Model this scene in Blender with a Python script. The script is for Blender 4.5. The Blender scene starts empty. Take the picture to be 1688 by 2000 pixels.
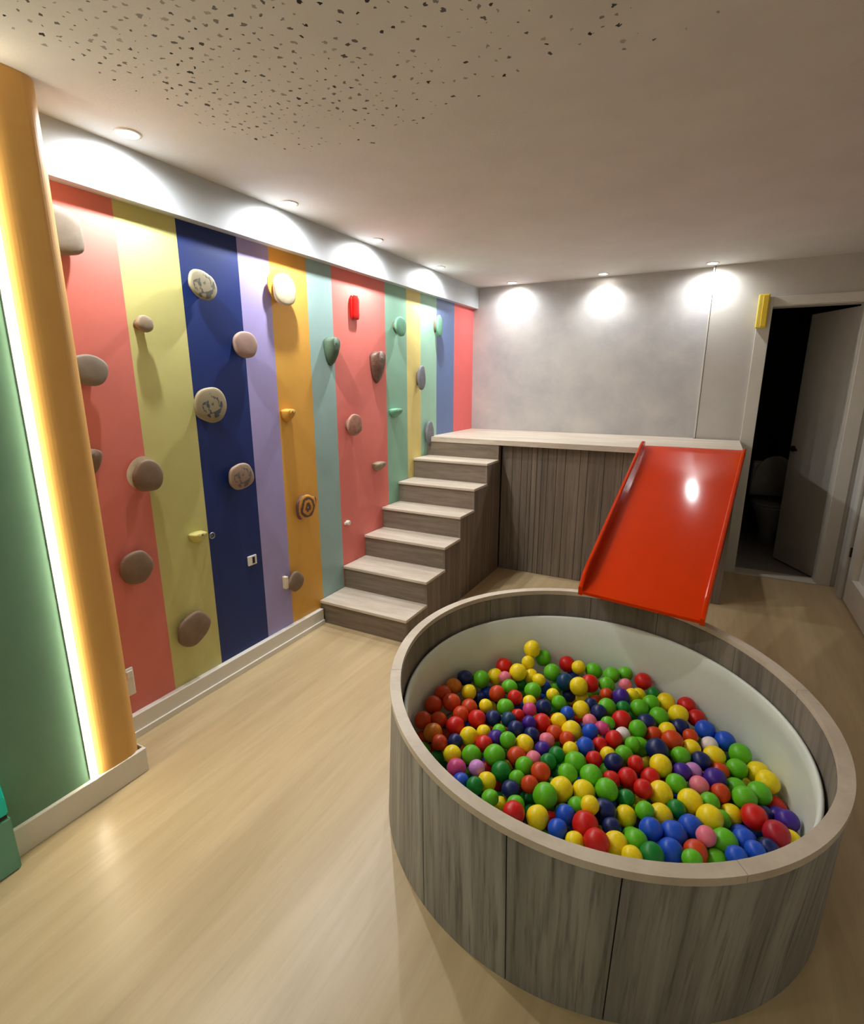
import bpy, bmesh, math, random
from mathutils import Vector, Matrix, noise
random.seed(11)
PI = math.pi
SC = bpy.context.scene
COL = SC.collection

# ------------------------------------------------------------------ camera
cam_d = bpy.data.cameras.new('camera')
cam_d.sensor_fit = 'VERTICAL'; cam_d.sensor_height = 36.0; cam_d.lens = 36.0*1019/2000
cam_d.clip_start = 0.02
cam = bpy.data.objects.new('camera', cam_d); COL.objects.link(cam)
# image axes (right, down, forward) of the photograph: forward is the third column
fwd = Vector((-0.455808022, 0.857476519, -0.238690314))
cam.rotation_mode = 'QUATERNION'
cam.rotation_quaternion = fwd.to_track_quat('-Z', 'Y')
cam.location = (2.1, 0.0, 1.539)
SC.camera = cam

# ------------------------------------------------------------------ exposure, world
SC.view_settings.view_transform = 'Standard'
SC.view_settings.look = 'None'
SC.view_settings.exposure = 0.22
SC.view_settings.gamma = 1.0
SC.view_settings.use_curve_mapping = False
w = bpy.data.worlds.new('world'); SC.world = w; w.use_nodes = True
w.node_tree.nodes['Background'].inputs[0].default_value = (0.5, 0.45, 0.4, 1)
w.node_tree.nodes['Background'].inputs[1].default_value = 0.01

SPOT_W = 40.0          # row along the climbing wall
BACK_W = 19.0           # row over the platform
FILL_GLOBE_W = 12.0  # added globe out of view, lifts the ceiling and the room
FILL_SPOT_W = 6.0          # added downlights out of view, to brighten the room
LED_E = 23.0
H = 2.419; WX = -0.05; D = 4.895; RX = 3.08; DY = 4.85
LEFT_SPOTS = [(0.115, 1.39, 1.0), (0.10, 2.234, 1.2), (0.10, 3.013, 1.0), (0.09, 3.903, 1.0)]
BACK_SPOTS = [(0.374, 4.775), (1.167, 4.765), (1.967, 4.74)]
FILL_SPOTS = [(0.85, -0.15), (0.9, -1.5)]
WARM = (1.0, 0.97, 0.92); COOL = (0.97, 0.985, 1.0)

# ------------------------------------------------------------------ helpers
def lin(c):
    return tuple(((v/255)/12.92 if v/255 <= .04045 else (((v/255)+.055)/1.055)**2.4) for v in c)

def obj(name, bm, m=None, parent=None, smooth=False, loc=None):
    me = bpy.data.meshes.new(name)
    bmesh.ops.recalc_face_normals(bm, faces=bm.faces)
    bm.to_mesh(me); bm.free()
    ms = m if isinstance(m, (list, tuple)) else [m]
    for x in ms:
        if x: me.materials.append(x)
    if smooth:
        for p in me.polygons: p.use_smooth = True
    o = bpy.data.objects.new(name, me); COL.objects.link(o)
    if parent: o.parent = parent
    if loc: o.location = loc
    return o

def tag(o, label=None, cat=None, group=None, kind=None):
    if label: o['label'] = label
    if cat: o['category'] = cat
    if group: o['group'] = group
    if kind: o['kind'] = kind
    return o

def thing(name, label, cat, loc=(0, 0, 0), group=None):
    o = bpy.data.objects.new(name, None); COL.objects.link(o); o.location = loc
    o.empty_display_size = .05
    return tag(o, label, cat, group)

def struct(name, bm, m, label=None, smooth=False):
    o = obj(name, bm, m, smooth=smooth); o['kind'] = 'structure'
    if label: o['label'] = label
    return o

def box(bm, x0, x1, y0, y1, z0, z1, mi=0, bev=0.0):
    vs = [bm.verts.new((x, y, z)) for z in (z0, z1) for y in (y0, y1) for x in (x0, x1)]
    fs = []
    for q in ((0, 2, 3, 1), (4, 5, 7, 6), (0, 1, 5, 4), (2, 6, 7, 3), (0, 4, 6, 2), (1, 3, 7, 5)):
        f = bm.faces.new([vs[i] for i in q]); f.material_index = mi; fs.append(f)
    if bev > 0:
        es = list({e for f in fs for e in f.edges})
        bmesh.ops.bevel(bm, geom=es, offset=bev, segments=2, affect='EDGES', profile=.6)
    return bm

def BX(*a, **k):
    return box(bmesh.new(), *a, **k)

def prism(bm, pts, axis, a, b, mi=0):
    """extrude a 2-D outline between a and b along axis"""
    def P(u, v, t):
        return {'x': (t, u, v), 'y': (u, t, v), 'z': (u, v, t)}[axis]
    A = [bm.verts.new(P(u, v, a)) for u, v in pts]; B = [bm.verts.new(P(u, v, b)) for u, v in pts]
    n = len(pts)
    bm.faces.new(A).material_index = mi; bm.faces.new(B[::-1]).material_index = mi
    for i in range(n):
        bm.faces.new((A[i], B[i], B[(i+1) % n], A[(i+1) % n])).material_index = mi
    return bm

def loft(bm, rings, cap0=True, cap1=True, closed=True):
    V = [[bm.verts.new(p) for p in r] for r in rings]
    n = len(V[0])
    for a, b in zip(V, V[1:]):
        for i in range(n if closed else n-1):
            bm.faces.new((a[i], a[(i+1) % n], b[(i+1) % n], b[i]))
    if cap0: bm.faces.new(V[0][::-1])
    if cap1: bm.faces.new(V[-1])
    return V

# ------------------------------------------------------------------ materials
def nodes(name):
    m = bpy.data.materials.new(name); m.use_nodes = True
    nt = m.node_tree; b = nt.nodes['Principled BSDF']
    return m, nt, b

def N(nt, t, **kw):
    n = nt.nodes.new(t)
    for k, v in kw.items():
        if k.startswith('_'): setattr(n, k[1:], v)
    return n

def mapping(nt, scale, coord='Object', rot=(0, 0, 0)):
    tc = nt.nodes.new('ShaderNodeTexCoord'); mp = nt.nodes.new('ShaderNodeMapping')
    mp.inputs['Scale'].default_value = scale; mp.inputs['Rotation'].default_value = rot
    nt.links.new(tc.outputs[coord], mp.inputs[0])
    return mp.outputs[0]

def noise_tex(nt, vec, scale, detail=4, rough=.6, dist=0):
    n = nt.nodes.new('ShaderNodeTexNoise')
    n.inputs['Scale'].default_value = scale; n.inputs['Detail'].default_value = detail
    n.inputs['Roughness'].default_value = rough; n.inputs['Distortion'].default_value = dist
    nt.links.new(vec, n.inputs['Vector'])
    return n.outputs['Fac']

def ramp(nt, fac, stops):
    r = nt.nodes.new('ShaderNodeValToRGB')
    el = r.color_ramp.elements
    while len(el) < len(stops): el.new(.5)
    for e, (p, c) in zip(el, stops):
        e.position = p; e.color = tuple(c)+(1,) if len(c) == 3 else c
    nt.links.new(fac, r.inputs[0])
    return r.outputs[0]

def bump(nt, b, h, strength, dist=.002):
    n = nt.nodes.new('ShaderNodeBump'); n.inputs['Strength'].default_value = strength
    n.inputs['Distance'].default_value = dist
    nt.links.new(h, n.inputs['Height']); nt.links.new(n.outputs[0], b.inputs['Normal'])

def math_n(nt, op, a, b=None, c=None):
    n = nt.nodes.new('ShaderNodeMath'); n.operation = op
    for i, v in enumerate((a, b, c)):
        if v is None: continue
        if isinstance(v, (int, float)): n.inputs[i].default_value = v
        else: nt.links.new(v, n.inputs[i])
    return n.outputs[0]

_mc = {}
def paint(name, rgb, rough=.5, var=.06, spec=.4, bs=.08, scale=9, metal=0, coat=0):
    if name in _mc: return _mc[name]
    m, nt, b = nodes(name)
    c = lin(rgb); lo = tuple(v*(1-var) for v in c); hi = tuple(min(1, v*(1+var)) for v in c)
    v = mapping(nt, (1, 1, 1))
    f = noise_tex(nt, v, scale, 3)
    nt.links.new(ramp(nt, f, [(.35, lo), (.65, hi)]), b.inputs['Base Color'])
    b.inputs['Roughness'].default_value = rough
    b.inputs['Specular IOR Level'].default_value = spec
    b.inputs['Metallic'].default_value = metal
    b.inputs['Coat Weight'].default_value = coat
    if bs: bump(nt, b, noise_tex(nt, v, 120, 2), bs, .001)
    _mc[name] = m
    return m

def wood(name, base, dark, grain=(16, 16, .8), rough=.45, spec=.4, lines=.5, coord='Object', bstr=.15, cyl=0):
    """grain runs along the axis with the small scale; cyl=R unrolls the surface round z"""
    m, nt, b = nodes(name)
    tc = nt.nodes.new('ShaderNodeTexCoord')
    src = tc.outputs[coord]
    if cyl:
        s = nt.nodes.new('ShaderNodeSeparateXYZ'); nt.links.new(src, s.inputs[0])
        a = math_n(nt, 'ARCTAN2', s.outputs[1], s.outputs[0])
        a = math_n(nt, 'MULTIPLY', a, cyl)
        cb = nt.nodes.new('ShaderNodeCombineXYZ'); nt.links.new(a, cb.inputs[0]); nt.links.new(s.outputs[2], cb.inputs[2])
        src = cb.outputs[0]
    mp = nt.nodes.new('ShaderNodeMapping'); mp.inputs['Scale'].default_value = grain
    nt.links.new(src, mp.inputs[0])
    f1 = noise_tex(nt, mp.outputs[0], 1.0, 6, .65, .3)
    f2 = noise_tex(nt, mp.outputs[0], 5.0, 4, .6, .1)
    f3 = noise_tex(nt, mp.outputs[0], .35, 2, .5, 0)
    B, K = lin(base), lin(dark)
    mid = tuple((x+y)/2 for x, y in zip(B, K))
    c1 = ramp(nt, f1, [(.28, K), (.47, mid), (.6, B), (.8, tuple(min(1, v*1.12) for v in B))])
    c2 = ramp(nt, f2, [(.34, (1-lines,)*3), (.5, (1, 1, 1))])
    c3 = ramp(nt, f3, [(.3, (.86, .86, .86)), (.7, (1.0, 1.0, 1.0))])
    mx = nt.nodes.new('ShaderNodeMix'); mx.data_type = 'RGBA'; mx.blend_type = 'MULTIPLY'; mx.inputs[0].default_value = 1
    nt.links.new(c1, mx.inputs[6]); nt.links.new(c2, mx.inputs[7])
    mx2 = nt.nodes.new('ShaderNodeMix'); mx2.data_type = 'RGBA'; mx2.blend_type = 'MULTIPLY'; mx2.inputs[0].default_value = 1
    nt.links.new(mx.outputs[2], mx2.inputs[6]); nt.links.new(c3, mx2.inputs[7])
    nt.links.new(mx2.outputs[2], b.inputs['Base Color'])
    b.inputs['Roughness'].default_value = rough; b.inputs['Specular IOR Level'].default_value = spec
    if bstr: bump(nt, b, f2, bstr, .001)
    return m

def emit(name, rgb, strength):
    m, nt, b = nodes(name)
    v = mapping(nt, (1, 1, 1)); f = noise_tex(nt, v, 4, 1)
    nt.links.new(ramp(nt, f, [(0, rgb), (1, rgb)]), b.inputs['Emission Color'])
    b.inputs['Base Color'].default_value = (.9, .9, .9, 1)
    b.inputs['Emission Strength'].default_value = strength
    return m

M_floor = wood('pale_oak_floor', (206, 184, 142), (186, 162, 120), grain=(7, .55, 1), rough=.34, spec=.45, lines=.06, bstr=.04)
M_pit_out = wood('grey_wood_outside', (170, 168, 161), (124, 122, 117), grain=(13, 1, .55), rough=.5, spec=.35, lines=.45, cyl=.75)
M_pit_in = wood('grey_brown_wood_inside', (140, 131, 119), (108, 100, 90), grain=(13, 1, .8), rough=.5, spec=.3, lines=.25, cyl=.75)
M_rim = wood('pale_wood_edge', (216, 203, 183), (190, 174, 152), grain=(3, 3, 3), rough=.45, lines=.08, bstr=.03)
M_panel = wood('taupe_wood_panel', (132, 119, 105), (100, 89, 78), grain=(22, 22, .6), rough=.5, spec=.3, lines=.3)
M_riser = wood('taupe_wood_riser', (134, 121, 105), (110, 98, 84), grain=(3, 20, 40), rough=.5, spec=.3, lines=.12)  # risers darker than treads: shade on the upright faces put into the colour
M_tread = wood('pale_wood_tread', (212, 200, 183), (190, 176, 156), grain=(2.5, 16, 16), rough=.45, lines=.08, bstr=.03)
M_liner = paint('cream_vinyl_liner', (222, 229, 218), .45, .02, .4, .02)
M_dark = paint('dark_gap', (40, 34, 30), .8)
M_white = paint('white_gloss_trim', (226, 222, 212), .35, .02, .45, .02)
M_casing = paint('off_white_casing', (205, 202, 192), .4, .02)
M_soffit = paint('pale_grey_soffit', (190, 196, 200), .5, .02, .3, .03)
M_hall = paint('grey_plaster', (186, 184, 178), .7, .04)
M_black = paint('black_plastic', (22, 20, 20), .4)
M_slide = paint('red_orange_gelcoat', (202, 52, 2), .12, .02, .16, 0)
M_chrome = paint('brushed_metal', (150, 150, 150), .3, .05, .5, .02, metal=.9)

# ceiling: painted plaster with rows of small dark marks over the near left part
def ceiling_material():
    m, nt, b = nodes('ceiling_plaster_with_marks')
    tc = nt.nodes.new('ShaderNodeTexCoord'); P = tc.outputs['Object']
    wob = nt.nodes.new('ShaderNodeTexNoise'); wob.inputs['Scale'].default_value = 75; wob.inputs['Detail'].default_value = 2
    nt.links.new(P, wob.inputs['Vector'])
    sub = nt.nodes.new('ShaderNodeVectorMath'); sub.operation = 'SUBTRACT'; sub.inputs[1].default_value = (.5, .5, .5)
    nt.links.new(wob.outputs['Color'], sub.inputs[0])
    scl = nt.nodes.new('ShaderNodeVectorMath'); scl.operation = 'SCALE'; scl.inputs['Scale'].default_value = .022
    nt.links.new(sub.outputs[0], scl.inputs[0])
    add = nt.nodes.new('ShaderNodeVectorMath'); add.operation = 'ADD'
    nt.links.new(P, add.inputs[0]); nt.links.new(scl.outputs[0], add.inputs[1])
    vo = nt.nodes.new('ShaderNodeTexVoronoi'); vo.feature = 'F1'; vo.voronoi_dimensions = '2D'; vo.inputs['Scale'].default_value = 27
    vo.inputs['Randomness'].default_value = .55
    nt.links.new(add.outputs[0], vo.inputs['Vector'])
    s = nt.nodes.new('ShaderNodeSeparateColor'); nt.links.new(vo.outputs['Color'], s.inputs[0])
    sx = nt.nodes.new('ShaderNodeSeparateXYZ'); nt.links.new(P, sx.inputs[0])
    x, y = sx.outputs[0], sx.outputs[1]
    # density of the marks falls off away from x .55-1.0 and beyond y 1.7
    dx = math_n(nt, 'MULTIPLY', math_n(nt, 'SUBTRACT', x, .85), .85)
    far = math_n(nt, 'MAXIMUM', dx, math_n(nt, 'MULTIPLY', math_n(nt, 'SUBTRACT', .50, x), 9))
    lim = math_n(nt, 'MULTIPLY', math_n(nt, 'SUBTRACT', y, math_n(nt, 'MULTIPLY_ADD', x, .15, 1.42)), 2.8)
    dens = math_n(nt, 'SUBTRACT', 1.0, math_n(nt, 'ADD', math_n(nt, 'MAXIMUM', far, 0), math_n(nt, 'MAXIMUM', lim, 0)))
    keep = math_n(nt, 'LESS_THAN', s.outputs[0], dens)
    size = math_n(nt, 'MULTIPLY_ADD', s.outputs[1], .13, .06)
    dot = math_n(nt, 'LESS_THAN', vo.outputs['Distance'], size)
    mark = math_n(nt, 'MULTIPLY', keep, dot)
    mark = math_n(nt, 'MULTIPLY', mark, math_n(nt, 'MULTIPLY_ADD', s.outputs[2], .6, .4))
    base = ramp(nt, noise_tex(nt, P, 3, 3), [(.3, lin((203, 202, 198))), (.7, lin((211, 210, 206)))])
    mx = nt.nodes.new('ShaderNodeMix'); mx.data_type = 'RGBA'
    nt.links.new(mark, mx.inputs[0]); nt.links.new(base, mx.inputs[6]); mx.inputs[7].default_value = lin((20, 19, 14))+(1,)
    nt.links.new(mx.outputs[2], b.inputs['Base Color'])
    b.inputs['Roughness'].default_value = .75; b.inputs['Specular IOR Level'].default_value = .2
    bump(nt, b, noise_tex(nt, P, 110, 2), .35, .003)
    return m
M_ceil = ceiling_material()

def back_wall_material():
    m, nt, b = nodes('brushed_silver_wallpaper')
    v = mapping(nt, (1, 1, 1))
    f = noise_tex(nt, v, 2.6, 6, .65, .2); g = noise_tex(nt, v, 60, 3, .7)
    nt.links.new(ramp(nt, f, [(.3, lin((168, 167, 168))), (.7, lin((194, 191, 186)))]), b.inputs['Base Color'])
    b.inputs['Metallic'].default_value = .15
    nt.links.new(ramp(nt, g, [(.3, (.42,)*3), (.7, (.6,)*3)]), b.inputs['Roughness'])
    bump(nt, b, g, .25, .002)
    return m
M_back = back_wall_material()

# ------------------------------------------------------------------ the room
Y0 = -2.4
struct('floor', BX(-.15, RX+.1, Y0, 4.93, -.08, 0), M_floor)
struct('ceiling', BX(-.15, RX+.1, Y0, 4.99, H, H+.08), M_ceil)

# striped climbing wall: one wall, painted in broad vertical stripes
edges = [1.0, 1.402, 1.677, 2.011, 2.220, 2.509, 2.735, 3.330, 3.628, 3.848, 4.126, 4.47, D]
cols = [('coral', (216, 122, 110)), ('lime_cream', (202, 198, 128)), ('navy', (26, 46, 106)), ('lilac', (164, 154, 204)),
        ('amber', (218, 164, 72)), ('dusty_teal', (152, 182, 178)), ('salmon', (228, 124, 114)), ('sage_green', (140, 184, 160)),
        ('pale_yellow', (226, 208, 130)), ('mint', (158, 200, 176)), ('slate_blue', (104, 124, 166)), ('coral_red', (232, 110, 108))]
bm = bmesh.new()
mats = []
for i, (n, c) in enumerate(cols):
    mats.append(paint('painted_stripe_'+n, c, .5, .02, .35, .03))
    box(bm, -.15, WX, edges[i], edges[i+1], 0, H, mi=i)
struct('wall_left', bm, mats, 'wall painted in broad vertical rainbow stripes')

# soffit band over the stripes and the skirting below them
struct('trim_1', BX(-.15, 0.0, 1.0, D, 2.234, H), M_soffit, 'pale grey band along the top of the striped wall')
bm = bmesh.new(); box(bm, WX, -.02, 1.0, 2.47, 0, .105, bev=.003); box(bm, -.022, -.012, 1.0, 2.47, 0, .03, bev=.002)
struct('baseboard_left', bm, M_white)

# projecting green wall part nearer the camera, with the rounded amber column at its end
CXF = .20
M_green = paint('green_wall_paint', (104, 144, 118), .5, .03, .35, .03)
struct('wall_left_front', BX(-.15, CXF, Y0, .885, 0, H), M_green, 'green wall section beside the lit column')
M_amb = paint('amber_column_paint', (218, 168, 92), .45, .02, .4, .02)
prof = [(-.10, .886), (CXF-.004, .886)]
for k in range(1, 9):
    a = k/8*PI/2
    prof.append((CXF-.004+.016*math.sin(a), .886+.060*(1-math.cos(a))))
for k in range(1, 13):
    a = k/12*PI/2
    prof.append((CXF+.012-.055*(1-math.cos(a)), 1.000+.062*math.sin(a)))
prof += [(-.05, 1.063), (-.10, 1.063)]
bm = bmesh.new(); prism(bm, prof, 'z', .0, H)
struct('wall_column', bm, M_amb, 'rounded amber column beside the light strip')
bm = bmesh.new(); box(bm, CXF-.002, CXF+.016, Y0, 1.070, 0, .105, bev=.003)
box(bm, .0, CXF+.012, 1.064, 1.070, 0, .105, bev=.003)
struct('baseboard_front', bm, M_white)

# warm light strip set in the joint between the green wall and the column
t = thing('led_strip', 'glowing vertical warm white light strip between green wall and amber column', 'light strip', (CXF, .877, .11))
bm = bmesh.new()
box(bm, 0, .006, -.019, .0085, 0, H-.12, bev=.001)
obj('channel', bm, M_white, t)
bm = bmesh.new()
ring = [(.006+.013*math.sin(PI*k/8), -.005-.0125*math.cos(PI*k/8)) for k in range(9)]
prism(bm, ring, 'z', .002, H-.122)
obj('diffuser', bm, emit('warm_led', (1.0, .88, .66), LED_E), t, smooth=False)

# back wall in two planes
struct('wall_back', BX(-.15, 1.985, D, 5.0, 0, H), M_back, 'silver grey wall behind the platform')
M_dw = paint('light_grey_wall', (190, 187, 180), .6, .02, .3, .03)
bm = bmesh.new()
box(bm, 1.99, 2.40, DY, 4.97, 0, H); box(bm, 2.962, RX+.1, DY, 4.97, 0, H); box(bm, 2.40, 2.962, DY, 4.97, 2.10, H)
struct('wall_back_right', bm, M_dw, 'light grey wall round the doorway')
bm = bmesh.new(); box(bm, 1.974, 1.986, DY-.004, D+.01, 1.10, H, bev=.002)
struct('trim_2', bm, M_casing, 'pale vertical corner strip on the back wall')
bm = bmesh.new()
box(bm, 2.31, 2.40, DY-.018, DY, 0, 2.165, bev=.003)
box(bm, 2.962, 3.05, DY-.018, DY, 0, 2.165, bev=.003)
box(bm, 2.40, 2.962, DY-.018, DY, 2.10, 2.165, bev=.003)
box(bm, 2.385, 2.40, DY, 4.98, 0, 2.10); box(bm, 2.962, 2.95, DY, 4.98, 0, 2.10); box(bm, 2.40, 2.962, DY, 4.98, 2.095, 2.11)
struct('trim_3', bm, M_casing, 'white casing round the dark doorway')
struct('trim_4', BX(2.40, 2.962, DY-.03, 4.97, 0, .012, bev=.003), paint('stone_sill', (212, 204, 190), .4, .03), 'pale door sill')

# right wall with its white panelled door
bm = bmesh.new(); box(bm, RX, RX+.1, Y0, 3.72, 0, H); box(bm, RX, RX+.1, 4.56, 4.97, 0, H); box(bm, RX, RX+.1, 3.72, 4.56, 2.05, H)
struct('wall_right', bm, M_dw)
struct('trim_7', BX(1.985, 1.9905, DY+.004, D, 1.10, H), M_dark, 'dark joint beside the pale corner strip')
struct('wall_front', BX(-.15, RX+.1, Y0-.1, Y0, 0, H), M_dw)
bm = bmesh.new()
box(bm, RX+.045, RX+.06, 3.73, 4.54, .01, 2.04)
for y0, y1, z0, z1 in ((3.73, 3.83, .01, 2.04), (4.42, 4.54, .01, 2.04), (3.83, 4.42, .01, .20), (3.83, 4.42, .98, 1.10), (3.83, 4.42, 1.92, 2.04)):
    box(bm, RX+.005, RX+.045, y0, y1, z0, z1)
d2 = struct('door_2', bm, M_white, 'white panelled door in the right wall')
bm = bmesh.new(); box(bm, RX-.006, RX+.006, 4.545, 4.560, .33, .40, bev=.002)
obj('hinge', bm, M_black, d2)
bm = bmesh.new(); box(bm, RX-.014, RX, 4.565, 4.66, 0, 2.12, bev=.003); box(bm, RX-.014, RX, 3.62, 3.715, 0, 2.12, bev=.003); box(bm, RX-.014, RX, 3.715, 4.565, 2.05, 2.12, bev=.003)
struct('trim_5', bm, M_casing, 'white casing round the right hand door')
struct('trim_6', BX(RX+.062, RX+.1, 3.7, 4.58, 0, 2.08), M_dark)
struct('baseboard_right', BX(RX-.014, RX, Y0, 3.615, 0, .10, bev=.003), M_white)

# dark room behind the doorway
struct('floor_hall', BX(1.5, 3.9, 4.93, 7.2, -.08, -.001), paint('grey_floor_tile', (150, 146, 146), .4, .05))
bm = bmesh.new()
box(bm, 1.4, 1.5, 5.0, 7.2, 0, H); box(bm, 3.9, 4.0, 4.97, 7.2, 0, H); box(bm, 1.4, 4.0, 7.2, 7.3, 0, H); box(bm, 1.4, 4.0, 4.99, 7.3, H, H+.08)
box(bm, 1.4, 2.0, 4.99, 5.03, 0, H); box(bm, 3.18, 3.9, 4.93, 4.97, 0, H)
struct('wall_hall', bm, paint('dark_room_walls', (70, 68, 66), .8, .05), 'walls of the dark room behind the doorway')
# open door leaf, hinged on the right jamb, standing into the dark room
leaf = bmesh.new(); hx, hy = 2.952, 4.985
ang = math.atan2(5.43-hy, 2.715-hx)
box(leaf, 0, .50, -.038, 0, .012, 2.085, bev=.002)
dl = struct('door_1', leaf, paint('grey_door_leaf', (176, 174, 166), .45, .03))
dl.location = (hx, hy, 0); dl.rotation_euler = (0, 0, ang)
dl['label'] = 'grey door leaf standing open into the dark room'
for sy in (1,):
    bm = bmesh.new()
    bmesh.ops.create_cone(bm, cap_ends=True, segments=20, radius1=.025, radius2=.025, depth=.012, matrix=Matrix.Translation((.455, .006, 1.0)) @ Matrix.Rotation(PI/2, 4, 'X'))
    box(bm, .36, .465, .035, .05, .99, 1.01, bev=.004); box(bm, .447, .463, .01, .045, .992, 1.008)
    obj('handle', bm, M_black, dl)

# toilet faintly seen in the dark room
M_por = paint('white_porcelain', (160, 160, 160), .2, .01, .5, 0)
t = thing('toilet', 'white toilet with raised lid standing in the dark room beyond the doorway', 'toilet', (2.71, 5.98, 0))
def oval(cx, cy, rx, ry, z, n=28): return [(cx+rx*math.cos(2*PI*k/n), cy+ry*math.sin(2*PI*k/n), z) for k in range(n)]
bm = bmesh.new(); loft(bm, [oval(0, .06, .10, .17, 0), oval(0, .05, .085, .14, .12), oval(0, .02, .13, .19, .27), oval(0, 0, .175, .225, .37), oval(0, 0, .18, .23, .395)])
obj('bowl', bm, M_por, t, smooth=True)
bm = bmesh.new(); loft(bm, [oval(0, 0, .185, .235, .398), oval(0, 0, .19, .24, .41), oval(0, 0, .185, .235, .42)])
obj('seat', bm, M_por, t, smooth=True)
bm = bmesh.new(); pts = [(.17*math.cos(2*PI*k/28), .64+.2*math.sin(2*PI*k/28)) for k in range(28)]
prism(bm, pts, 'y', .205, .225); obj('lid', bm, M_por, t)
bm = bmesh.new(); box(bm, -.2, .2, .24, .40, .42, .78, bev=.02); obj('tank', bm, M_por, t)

# yellow block on the head of the door casing
t = thing('foam_block', 'yellow upright padded block fixed at the top left corner of doorway casing', 'corner pad', (2.337, DY-.018, 1.945))
bm = bmesh.new(); box(bm, -.036, .036, -.03, 0, 0, .24, bev=.008)
obj('pad', bm, paint('yellow_foam', (226, 202, 84), .6, .04), t)
bm = bmesh.new(); box(bm, -.006, .030, -.036, -.028, .01, .23, bev=.003)
obj('raised_strip', bm, paint('mustard_foam', (214, 184, 50), .6, .04), t)

# ------------------------------------------------------------------ recessed lights
M_lens = emit('bulb_glow', (1.0, .95, .86), 60)
M_ring = paint('white_lamp_ring', (235, 232, 225), .3, .01)
def downlight(x, y, label, power, color, size=3.08, r=.032, blend=1.0, group='recessed ceiling spotlights'):
    t = thing('recessed_spotlight', label, 'ceiling light', (x, y, H), group)
    bm = bmesh.new()
    prof = [(r+.014, 0), (r+.013, -.004), (r+.004, -.005), (r, -.002), (r, 0)]
    n = 32
    loft(bm, [[(p[0]*math.cos(2*PI*k/n), p[0]*math.sin(2*PI*k/n), p[1]) for k in range(n)] for p in prof], False, False)
    obj('trim_ring', bm, M_ring, t, smooth=True)
    bm = bmesh.new()
    bmesh.ops.create_circle(bm, cap_ends=True, segments=n, radius=r, matrix=Matrix.Translation((0, 0, -.0015)))
    obj('bulb', bm, M_lens, t)
    ld = bpy.data.lights.new('spot', 'SPOT'); ld.energy = power; ld.color = color
    ld.spot_size = size; ld.spot_blend = blend; ld.shadow_soft_size = .018
    lo = bpy.data.objects.new('lamp_light', ld); COL.objects.link(lo); lo.parent = t; lo.location = (0, 0, -.02)
    return t
ll = ['small bright ceiling spotlight nearest the amber column', 'ceiling spotlight above the lilac and amber stripes',
      'ceiling spotlight above the salmon stripe', 'ceiling spotlight above mint stripe near the top of stairs']
for (x, y, k), l in zip(LEFT_SPOTS, ll): downlight(x, y, l, SPOT_W*k, COOL)
bl = ['ceiling spotlight at left end of silver back wall', 'ceiling spotlight over the middle of silver back wall', 'ceiling spotlight above the pale corner strip and slide']
for (x, y), l, sz in zip(BACK_SPOTS, bl, (3.0, 2.5, 3.05)): downlight(x, y, l, BACK_W, COOL, size=sz)
rl = ['ceiling downlight above the wood floor behind the viewer', 'rearmost ceiling downlight of the room']  # both downlights are added behind the view as fill light
for (x, y), l in zip(FILL_SPOTS, rl): downlight(x, y, l, FILL_SPOT_W, WARM, size=2.6, r=.05, blend=.9)
downlight(.36, .45, 'ceiling spotlight in front of the green wall', SPOT_W*.12, WARM)  # extra spotlight added outside the view to light the near left side
t = thing('globe_lamp', 'white opal globe ceiling lamp hanging behind the viewer', 'ceiling light', (1.0, -1.0, H))  # globe added behind the view for soft fill on ceiling and walls
bm = bmesh.new(); bmesh.ops.create_cone(bm, cap_ends=True, segments=32, radius1=.05, radius2=.06, depth=.03, matrix=Matrix.Translation((0, 0, -.015))); obj('canopy', bm, M_ring, t)
bm = bmesh.new(); bmesh.ops.create_cone(bm, cap_ends=True, segments=10, radius1=.006, radius2=.006, depth=.28, matrix=Matrix.Translation((0, 0, -.17))); obj('rod', bm, M_chrome, t)
bm = bmesh.new(); bmesh.ops.create_uvsphere(bm, u_segments=32, v_segments=16, radius=.13, matrix=Matrix.Translation((0, 0, -.43)))
g = obj('shade', bm, emit('opal_glass_glow', WARM, FILL_GLOBE_W/ (PI*PI*4*.13*.13)), t, smooth=True)

# ------------------------------------------------------------------ staircase
RISE = 1.10/7
FY = [2.478, 2.735, 2.995, 3.235, 3.475, 3.715, 3.95]
SXR = .605
st = thing('staircase', 'taupe wooden staircase with pale treads climbing along striped wall to the platform', 'stairs', (.28, 2.478, 0))
def loc_child(o, root): o.location = (-root.location.x, -root.location.y, -root.location.z); return o
for i in range(6):
    z1 = RISE*(i+1)
    loc_child(obj('riser', BX(WX+.002, SXR-.014, FY[i]+.006, FY[i]+.022, RISE*i, z1-.018), M_riser, st), st)
    loc_child(obj('tread', BX(WX+.002, SXR+.004, FY[i]-.006, FY[i+1]+.006, z1-.018, z1, bev=.003), M_tread, st), st)
loc_child(obj('riser', BX(WX+.002, SXR-.014, FY[6]+.006, FY[6]+.022, RISE*6, 1.058), M_riser, st), st)
pts = [(FY[0]+.006, 0)]
for i in range(6):
    pts += [(FY[i]+.006, RISE*(i+1)-.018), (FY[i+1]+.006, RISE*(i+1)-.018)]
pts += [(FY[6]+.006, 1.058), (4.01, 1.058), (4.01, 0)]
bm = bmesh.new(); prism(bm, pts, 'x', SXR-.014, SXR)
loc_child(obj('side_panel', bm, M_panel, st), st)

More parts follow.
